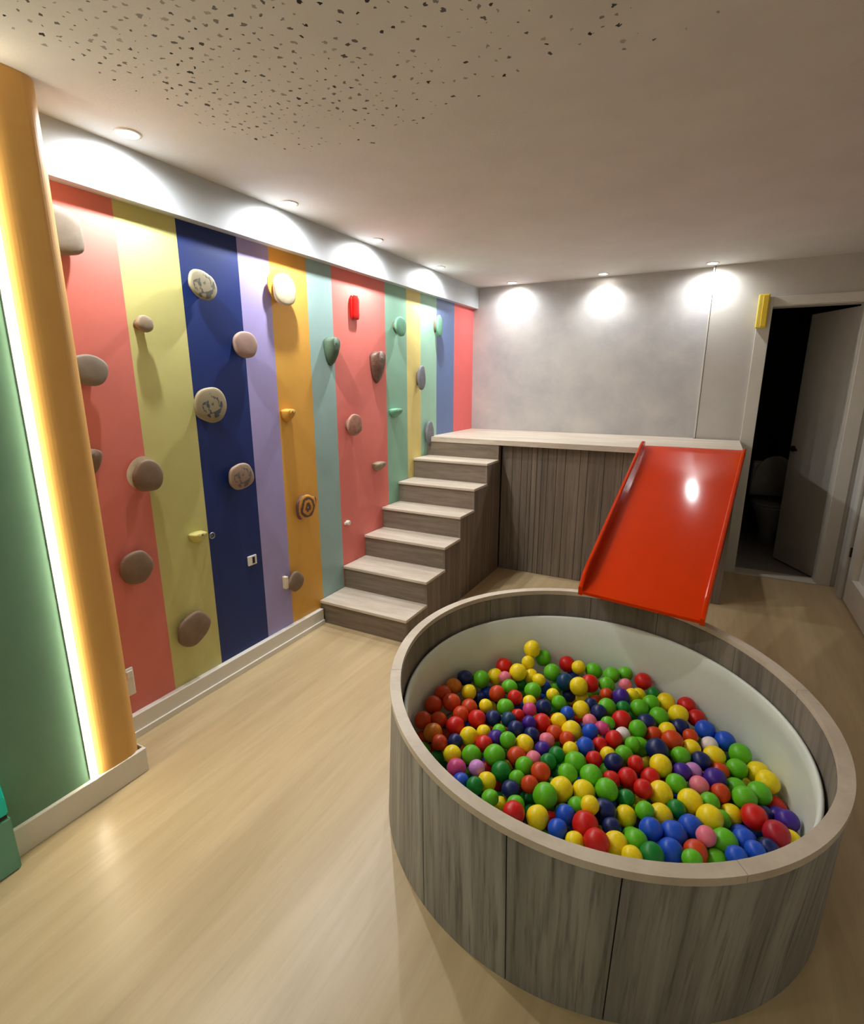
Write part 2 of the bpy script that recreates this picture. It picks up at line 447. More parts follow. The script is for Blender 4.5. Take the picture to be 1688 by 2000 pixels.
# ------------------------------------------------------------------ platform
pf = thing('platform', 'raised play platform with pale deck and grooved taupe front below silver wall', 'platform', (1.1, 4.4, 0))
bm = bmesh.new(); prism(bm, [(WX+.002, FY[6]), (2.305, FY[6]), (2.305, DY-.020), (1.970, DY-.020), (1.970, D-.002), (WX+.002, D-.002)], 'z', 1.06, 1.10)
loc_child(obj('deck', bm, M_tread, pf), pf)
bm = bmesh.new(); gx = [.607, .70, .775, .83, .86, .905, .945, .99, 1.06, 1.13, 1.24, 1.30, 1.42, 1.55, 1.75, 2.0, 2.29]
for a, b in zip(gx, gx[1:]): box(bm, a+.0015, b-.0015, 4.03, 4.05, 0, 1.058, bev=.0012)
loc_child(obj('front_panel', bm, M_panel, pf), pf)
loc_child(obj('backing', BX(.607, 2.29, 4.052, 4.06, 0, 1.058), M_dark, pf), pf)
loc_child(obj('end_panel', BX(2.272, 2.29, 4.062, DY-.02, 0, 1.058), M_panel, pf), pf)

# ------------------------------------------------------------------ slide
TL, TR = Vector((1.70, 3.940, 1.114)), Vector((2.292, 3.940, 1.114))
BL, BR = Vector((1.640, 2.395, .575)), Vector((2.145, 2.305, .575))
sl = thing('slide', 'glossy red orange slide running from platform down over rim of the ball pit', 'slide', tuple((TL+TR+BL+BR)/4))
def srow(t):
    """cross section of the bed at t (0 top, 1 bottom)"""
    a = TL.lerp(BL, t); b = TR.lerp(BR, t)
    sag = 0.0
    a = a-Vector((0, 0, sag)); b = b-Vector((0, 0, sag))
    return a, b
bm = bmesh.new(); rows = []
for k in range(25):
    a, b = srow(k/24)
    rows.append([a, b, b-Vector((0, 0, .014)), a-Vector((0, 0, .014))])
# lip hooked on the deck
rows.insert(0, [TL+Vector((0, .05, .0)), TR+Vector((0, .05, 0)), TR+Vector((0, .05, -.010)), TL+Vector((0, .05, -.010))])
loft(bm, [[tuple(p) for p in r] for r in rows])
bm.normal_update()
for e in bm.edges:
    if len(e.link_faces) == 2 and e.calc_face_angle(0) > .5: e.smooth = False
loc_child(obj('bed', bm, M_slide, sl, smooth=True), sl)
def rail(side, hgt):
    bm = bmesh.new(); rr = []
    for k in range(31):
        t = k/30
        a, b = srow(t); u = (b-a).normalized()
        p = a if side < 0 else b; o = -u if side < 0 else u
        hh = hgt*(1 if t < .93 else max(.35, 1-((t-.93)/.07)**2*.65))
        if t < .04: hh = hgt*(.55+.45*t/.04)
        up = Vector((0, 0, 1))
        rr.append([tuple(q) for q in (p-up*.02, p+up*hh*.9, p+o*.005+up*hh, p+o*.014+up*hh, p+o*.02+up*hh*.9, p+o*.02-up*.02)])
    loft(bm, rr)
    return bm
loc_child(obj('side_rail', rail(-1, .062), M_slide, sl, smooth=False), sl)
loc_child(obj('side_rail', rail(1, .03), M_slide, sl, smooth=False), sl)

# ------------------------------------------------------------------ ball pit
PX, PY, PH = 1.82, 1.76, .52
pit = thing('ball_pit', 'large round grey wood ball pit with pale rim and cream liner', 'ball pit', (PX, PY, 0))
def rad(th, base, k):
    return base + k*(-.012*math.cos(th)+.010*math.sin(th)-.026*math.cos(2*th)-.036*math.sin(2*th))
def ring_pts(base, z, k, a0=0, a1=2*PI, n=120, closed=True):
    m = n if closed else n+1
    return [(rad(a0+(a1-a0)*i/n, base, k)*math.cos(a0+(a1-a0)*i/n), rad(a0+(a1-a0)*i/n, base, k)*math.sin(a0+(a1-a0)*i/n), z) for i in range(m)]
ZT = PH-.022
seam = [-116.4, -93.2, -74.0, -38.2, -6, 32, 78, 112, 150, 196]
seam_i = [-118, -95, -70, -40, 19, 48, 78, 101.7, 140, 190]
def panels(name, angs, r_out0, r_out1, thick, z0, z1, k0, k1, m, gap):
    for i, a in enumerate(angs):
        b = angs[(i+1) % len(angs)]
        if b <= a: b += 360
        A0, A1 = math.radians(a)+gap, math.radians(b)-gap
        n = max(6, int((b-a)/2.5)); bm = bmesh.new(); rows = []
        for j in range(n+1):
            th = A0+(A1-A0)*j/n; c, s = math.cos(th), math.sin(th)
            lo, hi = rad(th, r_out0, k0), rad(th, r_out1, k1)
            rows.append([(lo*c, lo*s, z0), (hi*c, hi*s, z1), ((hi-thick)*c, (hi-thick)*s, z1), ((lo-thick)*c, (lo-thick)*s, z0)])
        loft(bm, rows); obj(name, bm, m, pit)
panels('outer_panel', seam, .742, .762, .008, .0, ZT, 0.0, 1.0, M_pit_out, .0022)
panels('inner_panel', seam_i, .732, .735, .008, .34, ZT, .85, 1.0, M_pit_in, .0015)
bm = bmesh.new()
loft(bm, [ring_pts(.733, .003, 0), ring_pts(.753, ZT-.002, 1.0), ring_pts(.738, ZT-.002, 1.0), ring_pts(.722, .30, .75), ring_pts(.722, .003, 0.0)], False, False)
obj('core', bm, M_dark, pit)
panels('rim_cap', [-55, 20, 205], .767, .767, .037, ZT+.001, PH, 1.0, 1.0, M_rim, .0012)
bm = bmesh.new()
LZ = .395
loft(bm, [ring_pts(.700, .022, .1), ring_pts(.714, LZ-.01, .8), ring_pts(.713, LZ, .8), ring_pts(.706, LZ+.004, .8), ring_pts(.698, LZ-.004, .8), ring_pts(.694, .33, .5), ring_pts(.688, .25, .08), ring_pts(.686, .032, .05)], False, False)
obj('liner', bm, M_liner, pit, smooth=True)
bm = bmesh.new(); loft(bm, [ring_pts(.70, .004, .2), ring_pts(.70, .02, .2)])
obj('floor_pad', bm, M_liner, pit)

# ------------------------------------------------------------------ balls
BC = dict(Y=(246, 218, 22), G=(96, 184, 26), R=(206, 26, 18), O=(202, 66, 18), P=(232, 120, 140), N=(18, 34, 92), A=(212, 124, 22),
          T=(12, 60, 96), D=(16, 124, 44), V=(64, 30, 140), M=(206, 70, 130), L=(206, 140, 206), B=(26, 80, 196), W=(236, 222, 224), C=(168, 22, 40))
def ball_mat(k):
    m = paint('plastic_ball_'+k, BC[k], .38, .05, .4, 0, scale=2.5)
    b = m.node_tree.nodes['Principled BSDF']
    b.inputs['Subsurface Weight'].default_value = .0
    return m
ball_meshes = []
for s in range(4):
    bm = bmesh.new(); bmesh.ops.create_icosphere(bm, subdivisions=4, radius=1)
    for v in bm.verts:
        d = noise.noise(v.co*1.1+Vector((s*7, 3, 1)))*.05
        v.co *= 1+d
        if abs(v.co.z) < .03: v.co *= .994
    me = bpy.data.meshes.new('plastic_ball')
    bm.to_mesh(me); bm.free()
    for p in me.polygons: p.use_smooth = True
    me.materials.append(ball_mat('W'))
    ball_meshes.append(me)
protos = {}
DATA = '''1.445,2.274,0.281,0.040,1.20,Y,yellow ball at far left edge of ball pit; between red and lime balls
1.445,2.216,0.238,0.031,1.07,Y,yellow ball at far left edge of ball pit; between yellow and lime balls
1.495,2.305,0.230,0.038,1.20,G,lime green ball at far left edge of ball pit; between yellow and red balls
1.339,2.176,0.209,0.040,0.95,R,red ball far left edge of pit; left lime; right yellow; behind open; front pink
1.380,2.080,0.212,0.029,0.85,P,pink ball at far left edge of ball pit; between yellow and yellow balls
1.422,2.137,0.220,0.040,1.18,Y,yellow ball at far left edge of ball pit; between pink and yellow balls
1.281,2.027,0.202,0.040,1.20,G,lime green ball at far left edge of ball pit; between navy and yellow balls
1.220,1.981,0.217,0.037,0.91,N,navy blue ball at far left edge of ball pit; between amber and lime balls
1.198,1.905,0.210,0.037,0.85,A,amber ball at left edge of ball pit; between orange and navy balls
1.273,1.909,0.200,0.033,1.08,Y,yellow ball at left edge of ball pit; between amber and navy balls
1.323,2.102,0.188,0.037,1.20,Y,yellow ball at far left edge of ball pit; between lime and pink balls
1.420,2.030,0.201,0.036,0.85,G,lime green ball at far left part of ball pit; between orange and green balls
1.387,1.958,0.200,0.036,0.85,O,orange red ball at far left part of ball pit; between blue and lime balls
1.474,2.181,0.192,0.033,1.11,Y,yellow ball at far left edge of ball pit; between yellow and yellow balls
1.523,2.142,0.205,0.031,0.87,Y,yellow ball at far left part of ball pit; between yellow and lime balls
1.521,2.054,0.200,0.038,0.85,G,lime green ball at far left part of ball pit; between green and blue balls
1.560,2.232,0.208,0.040,0.85,G,lime green ball at far left edge of ball pit; between yellow and teal balls
1.600,2.359,0.198,0.038,1.15,R,red ball far left edge of pit; left lime; right yellow; behind open; front blue
1.662,2.330,0.211,0.033,1.00,Y,yellow ball at far edge of ball pit; between red and lime balls
1.630,2.197,0.197,0.039,1.20,T,dark teal ball at far left part of ball pit; between lime and blue balls
1.609,2.066,0.200,0.029,0.85,Y,yellow ball far left part of pit; left blue; right navy; behind lime; front lime
1.649,2.020,0.200,0.031,0.85,G,lime green ball at far part of ball pit; between navy and navy balls
1.729,2.355,0.197,0.040,0.85,G,lime green ball at far edge of ball pit; between yellow and lime balls
1.811,2.352,0.200,0.039,0.85,G,lime green ball at far edge of ball pit; between lime and lime balls
1.867,2.399,0.198,0.035,0.85,G,lime green ball at far edge of ball pit; between lime and red balls
1.805,2.267,0.194,0.037,0.85,G,lime green ball at far edge of ball pit; between red and violet balls
1.700,2.163,0.213,0.040,1.20,Y,yellow ball at far part of ball pit; between navy and red balls
1.736,2.233,0.200,0.040,1.18,R,red ball at far part of ball pit; between yellow and lime balls
1.881,2.303,0.197,0.029,1.00,P,pink ball at far edge of ball pit; between lime and yellow balls
1.881,2.177,0.208,0.035,1.06,V,violet ball at far part of ball pit; between orange and yellow balls
1.919,2.228,0.198,0.029,1.12,Y,yellow ball at far part of ball pit; between violet and yellow balls
1.819,2.186,0.195,0.029,1.00,O,orange red ball at far part of ball pit; between navy and violet balls
1.185,1.824,0.213,0.038,0.92,O,orange red ball at left edge of ball pit; left of orange ball; none behind
1.183,1.739,0.208,0.038,1.00,O,orange red ball at left edge of ball pit; left of orange ball; orange in front
1.248,1.780,0.217,0.039,0.85,O,orange red ball at left edge of ball pit; between orange and orange balls; amber behind
1.317,1.812,0.196,0.035,0.85,O,orange red ball at left edge of ball pit; between orange and navy balls
1.379,1.848,0.200,0.030,0.94,Y,yellow ball at left part of ball pit; between orange and lime balls
1.456,1.878,0.200,0.037,0.92,G,lime green ball at left part of ball pit; between navy and blue balls
1.469,1.964,0.201,0.033,1.00,R,red ball at far left part of ball pit; between lime and yellow balls
1.535,1.966,0.200,0.029,0.88,Y,yellow ball far left part of pit; left blue; right navy; behind lime; front magenta
1.553,1.910,0.201,0.029,1.00,M,magenta ball at left part of ball pit; between blue and navy balls
1.518,1.858,0.193,0.029,0.90,R,red ball at left part of ball pit; between teal and magenta balls
1.435,1.791,0.194,0.034,0.85,N,navy blue ball at left part of ball pit; between red and teal balls
1.498,1.803,0.202,0.031,1.00,T,dark teal ball at left part of ball pit; between navy and red balls
1.381,1.746,0.203,0.037,0.94,R,red ball at left part of ball pit; between orange and navy balls
1.310,1.743,0.201,0.034,1.00,O,orange red ball at left edge of ball pit; between orange and orange balls; orange behind
1.320,1.667,0.200,0.037,0.85,R,red ball at left edge of ball pit; between orange and yellow balls
1.243,1.670,0.198,0.034,0.85,O,orange red ball at left edge of ball pit; between orange and red balls
1.194,1.624,0.210,0.035,1.09,O,orange red ball at left edge of ball pit; left of orange ball; amber in front
1.598,1.955,0.199,0.035,0.85,N,navy blue ball at far left part of ball pit; between magenta and lime balls
1.700,1.959,0.200,0.029,1.05,B,royal blue ball at far part of ball pit; between yellow and yellow balls
1.745,2.013,0.201,0.035,1.06,Y,yellow ball at far part of ball pit; between blue and navy balls
1.794,1.950,0.200,0.029,0.90,P,pink ball at middle of ball pit; between yellow and navy balls
1.772,2.071,0.199,0.029,0.85,N,navy blue ball at far part of ball pit; between yellow and lime balls
1.815,2.021,0.203,0.033,1.10,N,navy blue ball at far part of ball pit; between pink and lime balls
1.838,2.087,0.197,0.038,0.85,G,lime green ball at far part of ball pit; between navy and green balls
1.898,2.116,0.197,0.029,0.85,D,dark green ball at far part of ball pit; between lime and lime balls
1.859,1.979,0.195,0.029,0.94,G,lime green ball at far part of ball pit; between magenta and red balls
1.906,2.039,0.184,0.040,1.10,R,red ball at far part of ball pit; between lime and lime balls
1.259,1.589,0.198,0.038,0.88,A,amber ball at left edge of ball pit; between orange and red balls
1.312,1.545,0.202,0.031,0.85,O,orange red ball at near left edge of ball pit; between orange and navy balls
1.394,1.635,0.198,0.036,1.03,Y,yellow ball at left part of ball pit; between navy and yellow balls
1.431,1.697,0.189,0.029,0.85,Y,yellow ball at left part of ball pit; between yellow and violet balls
1.482,1.738,0.183,0.029,0.85,G,lime green ball at left part of ball pit; between yellow and navy balls
1.363,1.578,0.201,0.029,1.11,N,navy blue ball at near left part of ball pit; between orange and yellow balls
1.545,1.758,0.203,0.034,0.92,N,navy blue ball at left part of ball pit; between lime and violet balls
1.620,1.861,0.188,0.038,1.20,R,red ball at left part of ball pit; between violet and orange balls
1.583,1.810,0.209,0.029,1.20,V,violet ball at left part of ball pit; between red and red balls
1.679,1.898,0.196,0.032,1.10,Y,yellow ball at middle of ball pit; between red and blue balls
1.741,1.863,0.193,0.040,1.00,Y,yellow ball at middle of ball pit; between yellow and blue balls
1.684,1.819,0.191,0.032,1.00,O,orange red ball at middle of ball pit; between pink and orange balls
1.739,1.795,0.201,0.029,1.00,O,orange red ball at middle of ball pit; between orange and blue balls
1.810,1.875,0.207,0.031,1.10,B,royal blue ball at middle of ball pit; between yellow and magenta balls
1.847,1.923,0.203,0.029,0.87,M,magenta ball at middle of ball pit; between blue and lime balls
1.900,1.885,0.197,0.033,1.09,R,red ball at middle of ball pit; between red and white balls
1.924,1.942,0.189,0.029,0.87,W,white ball at middle of ball pit; between red and lime balls
1.610,1.757,0.200,0.031,0.91,N,navy blue ball at middle of ball pit; between navy and pink balls
1.465,1.618,0.202,0.033,0.92,R,red ball at left part of ball pit; between yellow and violet balls
1.490,1.678,0.193,0.032,1.15,V,violet ball at left part of ball pit; between red and lime balls
1.546,1.660,0.218,0.031,1.20,G,lime green ball at left part of ball pit; between violet and yellow balls
1.602,1.692,0.199,0.036,0.92,Y,yellow ball at left part of ball pit; between lime and violet balls
1.670,1.759,0.195,0.030,0.87,P,pink ball at middle of ball pit; between navy and orange balls
1.671,1.700,0.197,0.030,0.91,V,violet ball at middle of ball pit; between yellow and green balls
1.383,1.511,0.200,0.033,1.00,Y,yellow ball at near left edge of ball pit; between green and lime balls
1.446,1.541,0.199,0.036,1.00,G,lime green ball at near left part of ball pit; between yellow and red balls
1.524,1.576,0.203,0.040,0.91,G,lime green ball at near left part of ball pit; between lilac and orange balls
1.594,1.622,0.193,0.035,0.92,O,orange red ball at left part of ball pit; between green and pink balls
1.657,1.632,0.197,0.029,0.96,P,pink ball at middle of ball pit; between lime and green balls
1.728,1.682,0.205,0.030,1.20,D,dark green ball at middle of ball pit; between green and yellow balls
1.713,1.626,0.212,0.029,0.90,D,dark green ball at middle of ball pit; between pink and green balls
1.765,1.743,0.199,0.029,1.11,Y,yellow ball at middle of ball pit; between green and blue balls
1.810,1.789,0.196,0.035,1.08,B,royal blue ball at middle of ball pit; between yellow and red balls
1.855,1.842,0.187,0.029,1.00,R,red ball at middle of ball pit; between blue and red balls
1.854,1.730,0.200,0.029,1.15,R,red ball at middle of ball pit; between lime and yellow balls
1.893,1.798,0.186,0.029,0.85,Y,yellow ball at middle of ball pit; between red and lime balls
1.946,1.831,0.184,0.033,0.97,G,lime green ball at middle of ball pit; between navy and red balls
1.967,1.888,0.195,0.029,1.20,G,lime green ball at middle of ball pit; between red and lime balls
1.427,1.454,0.199,0.035,0.85,M,magenta ball at near left part of ball pit; between green and lime balls
1.492,1.487,0.200,0.030,0.95,L,lilac ball at near left part of ball pit; between magenta and red balls
1.467,1.403,0.199,0.029,0.85,B,royal blue ball at near left edge of ball pit; between navy and green balls
1.572,1.520,0.193,0.035,1.00,D,dark green ball at near left part of ball pit; between red and lime balls
1.640,1.573,0.204,0.033,0.85,G,lime green ball at near left part of ball pit; between green and pink balls
1.635,1.511,0.194,0.029,1.07,G,lime green ball at near left part of ball pit; between green and orange balls
1.704,1.555,0.217,0.034,0.86,O,orange red ball at near part of ball pit; between lime and green balls
1.753,1.636,0.171,0.029,1.20,D,dark green ball at middle of ball pit; between orange and lime balls
1.797,1.682,0.197,0.040,1.00,G,lime green ball at middle of ball pit; between green and red balls
1.788,1.601,0.210,0.034,0.86,G,lime green ball at middle of ball pit; between green and lime balls
1.863,1.639,0.201,0.039,0.96,G,lime green ball at middle of ball pit; between lime and red balls
1.921,1.744,0.202,0.034,0.92,N,navy blue ball at middle of ball pit; between red and lime balls
1.927,1.663,0.193,0.029,1.20,R,red ball at middle of ball pit; between lime and red balls; navy behind
1.975,1.705,0.189,0.034,1.17,R,red ball at middle of ball pit; between red and red balls
1.546,1.449,0.193,0.032,1.08,Y,yellow ball at near left part of ball pit; between green and green balls
1.523,1.395,0.210,0.029,1.20,D,dark green ball at near left part of ball pit; between blue and yellow balls
1.687,1.489,0.210,0.030,0.92,O,orange red ball at near part of ball pit; between lime and lime balls; orange behind
1.634,1.449,0.196,0.033,0.85,N,navy blue ball at near left part of ball pit; between lime and orange balls
1.586,1.379,0.200,0.029,0.89,G,lime green ball at near left part of ball pit; between navy and yellow balls
1.749,1.459,0.215,0.040,1.20,G,lime green ball at near part of ball pit; between orange and yellow balls
1.785,1.528,0.201,0.039,1.07,Y,yellow ball at near part of ball pit; between lime and yellow balls
1.853,1.564,0.193,0.038,0.92,Y,yellow ball at middle of ball pit; between yellow and lime balls
1.845,1.497,0.185,0.029,1.00,G,lime green ball at near part of ball pit; between blue and yellow balls
1.923,1.592,0.206,0.038,0.96,G,lime green ball at middle of ball pit; between lime and green balls
1.928,1.520,0.179,0.040,1.06,N,navy blue ball at near part of ball pit; between yellow and yellow balls
1.985,1.610,0.185,0.029,0.92,D,dark green ball at middle part of ball pit; between lime and red balls
1.682,1.339,0.219,0.035,0.85,R,red ball at near part of ball pit; between yellow and yellow balls; lime behind
1.669,1.398,0.196,0.029,0.85,G,lime green ball at near part of ball pit; between yellow and yellow balls
1.749,1.375,0.201,0.035,1.04,Y,yellow ball at near part of ball pit; between red and blue balls
1.823,1.437,0.190,0.032,0.93,B,royal blue ball at near part of ball pit; between yellow and lime balls
1.816,1.364,0.199,0.030,0.85,B,royal blue ball at near part of ball pit; between lime and yellow balls
1.890,1.415,0.201,0.040,1.12,R,red ball at near part of ball pit; between blue and navy balls
1.935,1.353,0.217,0.038,0.89,R,red ball at near part of ball pit; between yellow and yellow balls; red behind
1.873,1.349,0.191,0.029,0.85,Y,yellow ball at near part of ball pit; between blue and red balls
1.983,1.401,0.189,0.035,1.07,Y,yellow ball at near part of ball pit; between red and lime balls
1.962,1.461,0.187,0.029,0.85,N,navy blue ball at near part of ball pit; between red and yellow balls
1.993,1.550,0.167,0.033,1.20,Y,yellow ball at near part of ball pit; between navy and lime balls
2.021,1.500,0.143,0.029,1.20,G,lime green ball near right part of pit; left yellow; right blue; behind yellow; front lime
1.889,1.481,0.220,0.029,1.20,Y,yellow ball at near part of ball pit; between lime and navy balls
1.950,2.383,0.191,0.040,0.85,R,red ball at far edge of ball pit; between pink and yellow balls
1.941,2.281,0.174,0.033,0.89,Y,yellow ball at far edge of ball pit; between yellow and lime balls
2.000,2.316,0.180,0.029,0.88,D,dark green ball at far edge of ball pit; between yellow and yellow balls
1.960,2.157,0.188,0.038,1.15,G,lime green ball at far part of ball pit; between green and lime balls
1.999,2.223,0.185,0.037,0.96,G,lime green ball at far part of ball pit; between lime and yellow balls
2.039,2.149,0.179,0.040,0.85,G,lime green ball at far right part of ball pit; between navy and yellow balls
2.056,2.275,0.179,0.040,0.85,Y,yellow ball at far right edge of ball pit; between lime and red balls; none behind
2.111,2.213,0.172,0.040,1.20,Y,yellow ball at far right edge of ball pit; between lime and red balls; red behind
2.138,2.308,0.167,0.039,0.96,R,red ball at far right edge of ball pit; right of yellow ball
2.180,2.245,0.159,0.037,0.85,R,red ball at far right edge of ball pit; between yellow and blue balls
2.122,2.137,0.161,0.037,0.85,N,navy blue ball at far right part of ball pit; between yellow and orange balls
1.998,2.083,0.178,0.038,0.91,N,navy blue ball at far part of ball pit; between lime and lime balls
1.972,2.003,0.192,0.035,1.00,G,lime green ball at far part of ball pit; between white and navy balls
2.032,2.023,0.173,0.031,1.20,O,orange red ball at far right part of ball pit; between lime and yellow balls
2.077,2.077,0.170,0.035,0.85,Y,yellow ball at far right part of ball pit; between orange and navy balls
2.100,2.007,0.182,0.040,0.92,O,orange red ball at far right part of ball pit; between navy and orange balls
2.162,2.085,0.171,0.029,0.85,O,orange red ball at far right part of ball pit; between navy and blue balls
2.215,2.176,0.158,0.040,0.85,B,royal blue ball at far right edge of ball pit; between orange and blue balls
2.287,2.144,0.152,0.039,0.95,B,royal blue ball at far right edge of ball pit; between white and lime balls
2.052,1.911,0.193,0.040,0.85,N,navy blue ball at right part of ball pit; between lime and orange balls
1.988,1.940,0.157,0.039,0.92,G,lime green ball at far part of ball pit; between lime and navy balls
2.169,2.022,0.159,0.035,0.85,Y,yellow ball at far right part of ball pit; between lime and white balls
2.135,1.943,0.169,0.035,0.91,G,lime green ball at far right part of ball pit; between yellow and yellow balls
2.232,2.093,0.149,0.032,0.85,W,white ball at far right edge of ball pit; between yellow and blue balls
2.248,2.023,0.153,0.040,0.85,Y,yellow ball at far right edge of ball pit; between navy and lime balls
2.204,1.960,0.161,0.036,0.85,N,navy blue ball at far right part of ball pit; between lime and yellow balls
2.337,2.082,0.153,0.040,1.08,G,lime green ball at far right edge of ball pit; right of blue ball
2.324,1.998,0.147,0.037,0.92,G,lime green ball at far right edge of ball pit; between orange and yellow balls
2.073,1.835,0.182,0.040,0.85,Y,yellow ball at right part of ball pit; between red and lime balls; navy behind
2.180,1.897,0.153,0.032,0.85,L,lilac ball at right part of ball pit; between violet and violet balls
2.270,1.956,0.145,0.031,0.85,O,orange red ball at far right part of ball pit; between navy and lime balls
2.144,1.847,0.174,0.033,0.91,V,violet ball at right part of ball pit; between yellow and lilac balls
2.201,1.815,0.165,0.033,0.85,P,pink ball at right part of ball pit; between violet and violet balls
2.251,1.888,0.154,0.040,0.86,V,violet ball at right part of ball pit; between pink and lime balls
2.395,2.031,0.131,0.040,1.07,Y,yellow ball at far right edge of ball pit; between lime and yellow balls
2.418,1.959,0.156,0.040,0.93,Y,yellow ball at far right edge of ball pit; right of yellow ball
2.129,1.780,0.169,0.035,0.92,G,lime green ball at right part of ball pit; between yellow and lilac balls
2.085,1.708,0.167,0.040,1.01,Y,yellow ball at right part of ball pit; between red and lime balls; red behind
2.045,1.769,0.170,0.033,0.91,R,red ball at right part of ball pit; between red and lime balls
2.030,1.670,0.193,0.031,1.20,R,red ball at right part of ball pit; between red and yellow balls
1.991,1.790,0.192,0.029,0.85,R,red ball at middle of ball pit; between lime and red balls; lime behind
2.177,1.722,0.164,0.040,0.97,Y,yellow ball at right part of ball pit; between green and lime balls
2.236,1.761,0.152,0.033,1.00,G,lime green ball at right part of ball pit; between yellow and orange balls
2.268,1.818,0.158,0.032,1.06,O,orange red ball at right part of ball pit; between lime and lime balls
2.321,1.911,0.123,0.040,0.90,G,lime green ball at right edge of ball pit; between orange and lime balls
2.339,1.821,0.168,0.039,0.86,G,lime green ball at right edge of ball pit; between lime and lime balls
2.387,1.882,0.156,0.040,0.94,G,lime green ball at right edge of ball pit; between lime and red balls
2.440,1.905,0.102,0.039,0.89,R,red ball at right edge of ball pit; between navy and violet balls
2.093,1.610,0.161,0.039,1.03,Y,yellow ball at right part of ball pit; between lime and green balls
2.047,1.572,0.193,0.029,1.14,G,lime green ball at near right part of ball pit; between yellow and yellow balls
2.138,1.663,0.163,0.030,1.20,D,dark green ball at right part of ball pit; between yellow and yellow balls
2.236,1.664,0.171,0.040,1.07,Y,yellow ball at right part of ball pit; between blue and lime balls
2.303,1.768,0.127,0.035,0.85,Y,yellow ball at right part of ball pit; between lime and red balls
2.273,1.713,0.140,0.029,1.20,G,lime green ball at right part of ball pit; between yellow and yellow balls
2.365,1.747,0.163,0.040,0.87,R,red ball at right edge of ball pit; between yellow and navy balls
2.397,1.803,0.138,0.029,1.00,N,navy blue ball at right edge of ball pit; between red and red balls
2.460,1.789,0.156,0.035,0.97,V,violet ball at right edge of ball pit; right of violet ball
2.439,1.841,0.125,0.029,0.85,V,violet ball at right edge of ball pit; between navy and violet balls
2.420,1.691,0.174,0.039,0.87,C,crimson ball at right edge of ball pit; between blue and yellow balls
2.466,1.728,0.141,0.029,0.85,Y,yellow ball at right edge of ball pit; right of crimson ball
2.331,1.703,0.108,0.038,0.85,B,royal blue ball at right edge of ball pit; between lime and blue balls
2.335,1.644,0.151,0.036,0.86,B,royal blue ball at right edge of ball pit; between blue and blue balls
2.072,1.509,0.186,0.035,1.20,B,royal blue ball at near right part of ball pit; between lime and blue balls
2.136,1.544,0.166,0.040,1.20,B,royal blue ball at near right part of ball pit; between blue and blue balls
2.132,1.469,0.172,0.036,1.08,B,royal blue ball at near right part of ball pit; between green and lime balls
2.183,1.607,0.159,0.039,1.15,B,royal blue ball at right part of ball pit; between blue and pink balls
2.036,1.447,0.180,0.036,1.20,G,lime green ball near right part of pit; left yellow; right blue; behind lime; front yellow
2.085,1.401,0.199,0.034,0.86,D,dark green ball at near right part of ball pit; between yellow and blue balls
2.277,1.596,0.159,0.040,1.00,G,lime green ball at right part of ball pit; between pink and blue balls
2.200,1.507,0.169,0.034,0.85,O,orange red ball at near right part of ball pit; between blue and lime balls
2.225,1.561,0.188,0.029,1.20,P,pink ball at near right part of ball pit; between blue and lime balls
2.256,1.530,0.146,0.031,0.85,G,lime green ball at near right part of ball pit; between lime and blue balls
2.307,1.536,0.178,0.030,0.85,B,royal blue ball at near right edge of ball pit; between lime and blue balls
2.396,1.628,0.165,0.029,0.85,N,navy blue ball at right edge of ball pit; between blue and green balls
2.357,1.586,0.176,0.029,0.85,B,royal blue ball at right edge of ball pit; between blue and navy balls
2.034,1.364,0.205,0.029,0.85,Y,yellow ball at near right part of ball pit; between orange and green balls
2.190,1.448,0.191,0.029,0.85,G,lime green ball at near right part of ball pit; between orange and lime balls
2.329,1.470,0.092,0.030,1.00,R,red ball at near right edge of ball pit; between lime and blue balls
2.028,1.202,0.125,0.030,1.00,Y,yellow ball at near right edge of ball pit; between orange and red balls
2.256,1.283,0.096,0.030,1.00,O,orange red ball at near right edge of ball pit; between blue and lime balls
1.594,1.354,0.145,0.030,1.00,B,royal blue ball at near left part of ball pit; between yellow and lime balls
2.362,1.564,0.090,0.030,1.00,N,navy blue ball at near right edge of ball pit; between lime and green balls
1.716,2.184,0.145,0.030,1.00,Y,yellow ball at far part of ball pit; between navy and navy balls
1.243,1.538,0.145,0.030,1.00,G,lime green ball at near left edge of ball pit; left of green ball
2.097,1.301,0.117,0.030,1.00,N,navy blue ball at near right edge of ball pit; between blue and blue balls
1.874,1.252,0.144,0.030,1.00,Y,yellow ball at near edge of ball pit; between blue and lime balls
2.202,1.302,0.114,0.030,1.00,O,orange red ball at near right edge of ball pit; between blue and red balls
2.275,1.395,0.099,0.030,1.00,G,lime green ball at near right edge of ball pit; between red and red balls
1.872,1.358,0.133,0.030,1.00,N,navy blue ball at near part of ball pit; between green and red balls
2.249,1.450,0.101,0.030,1.00,R,red ball at near right edge of ball pit; between blue and lime balls
2.335,1.391,0.092,0.030,1.00,O,orange red ball at near right edge of ball pit; between lime and red balls
1.402,1.378,0.146,0.030,1.00,N,navy blue ball at near left edge of ball pit; between navy and red balls
1.311,1.523,0.145,0.030,1.00,D,dark green ball at near left edge of ball pit; between lime and yellow balls
2.159,1.422,0.112,0.030,1.00,Y,yellow ball at near right part of ball pit; between orange and lime balls
2.023,1.317,0.126,0.030,1.00,G,lime green ball at near right part of ball pit; between lime and lime balls
1.857,1.171,0.145,0.030,1.00,D,dark green ball at near edge of ball pit; between blue and blue balls
1.369,1.327,0.145,0.030,1.00,N,navy blue ball at near left edge of ball pit; left of navy ball
1.715,1.341,0.145,0.030,1.00,O,orange red ball at near part of ball pit; between lime and lime balls; yellow behind
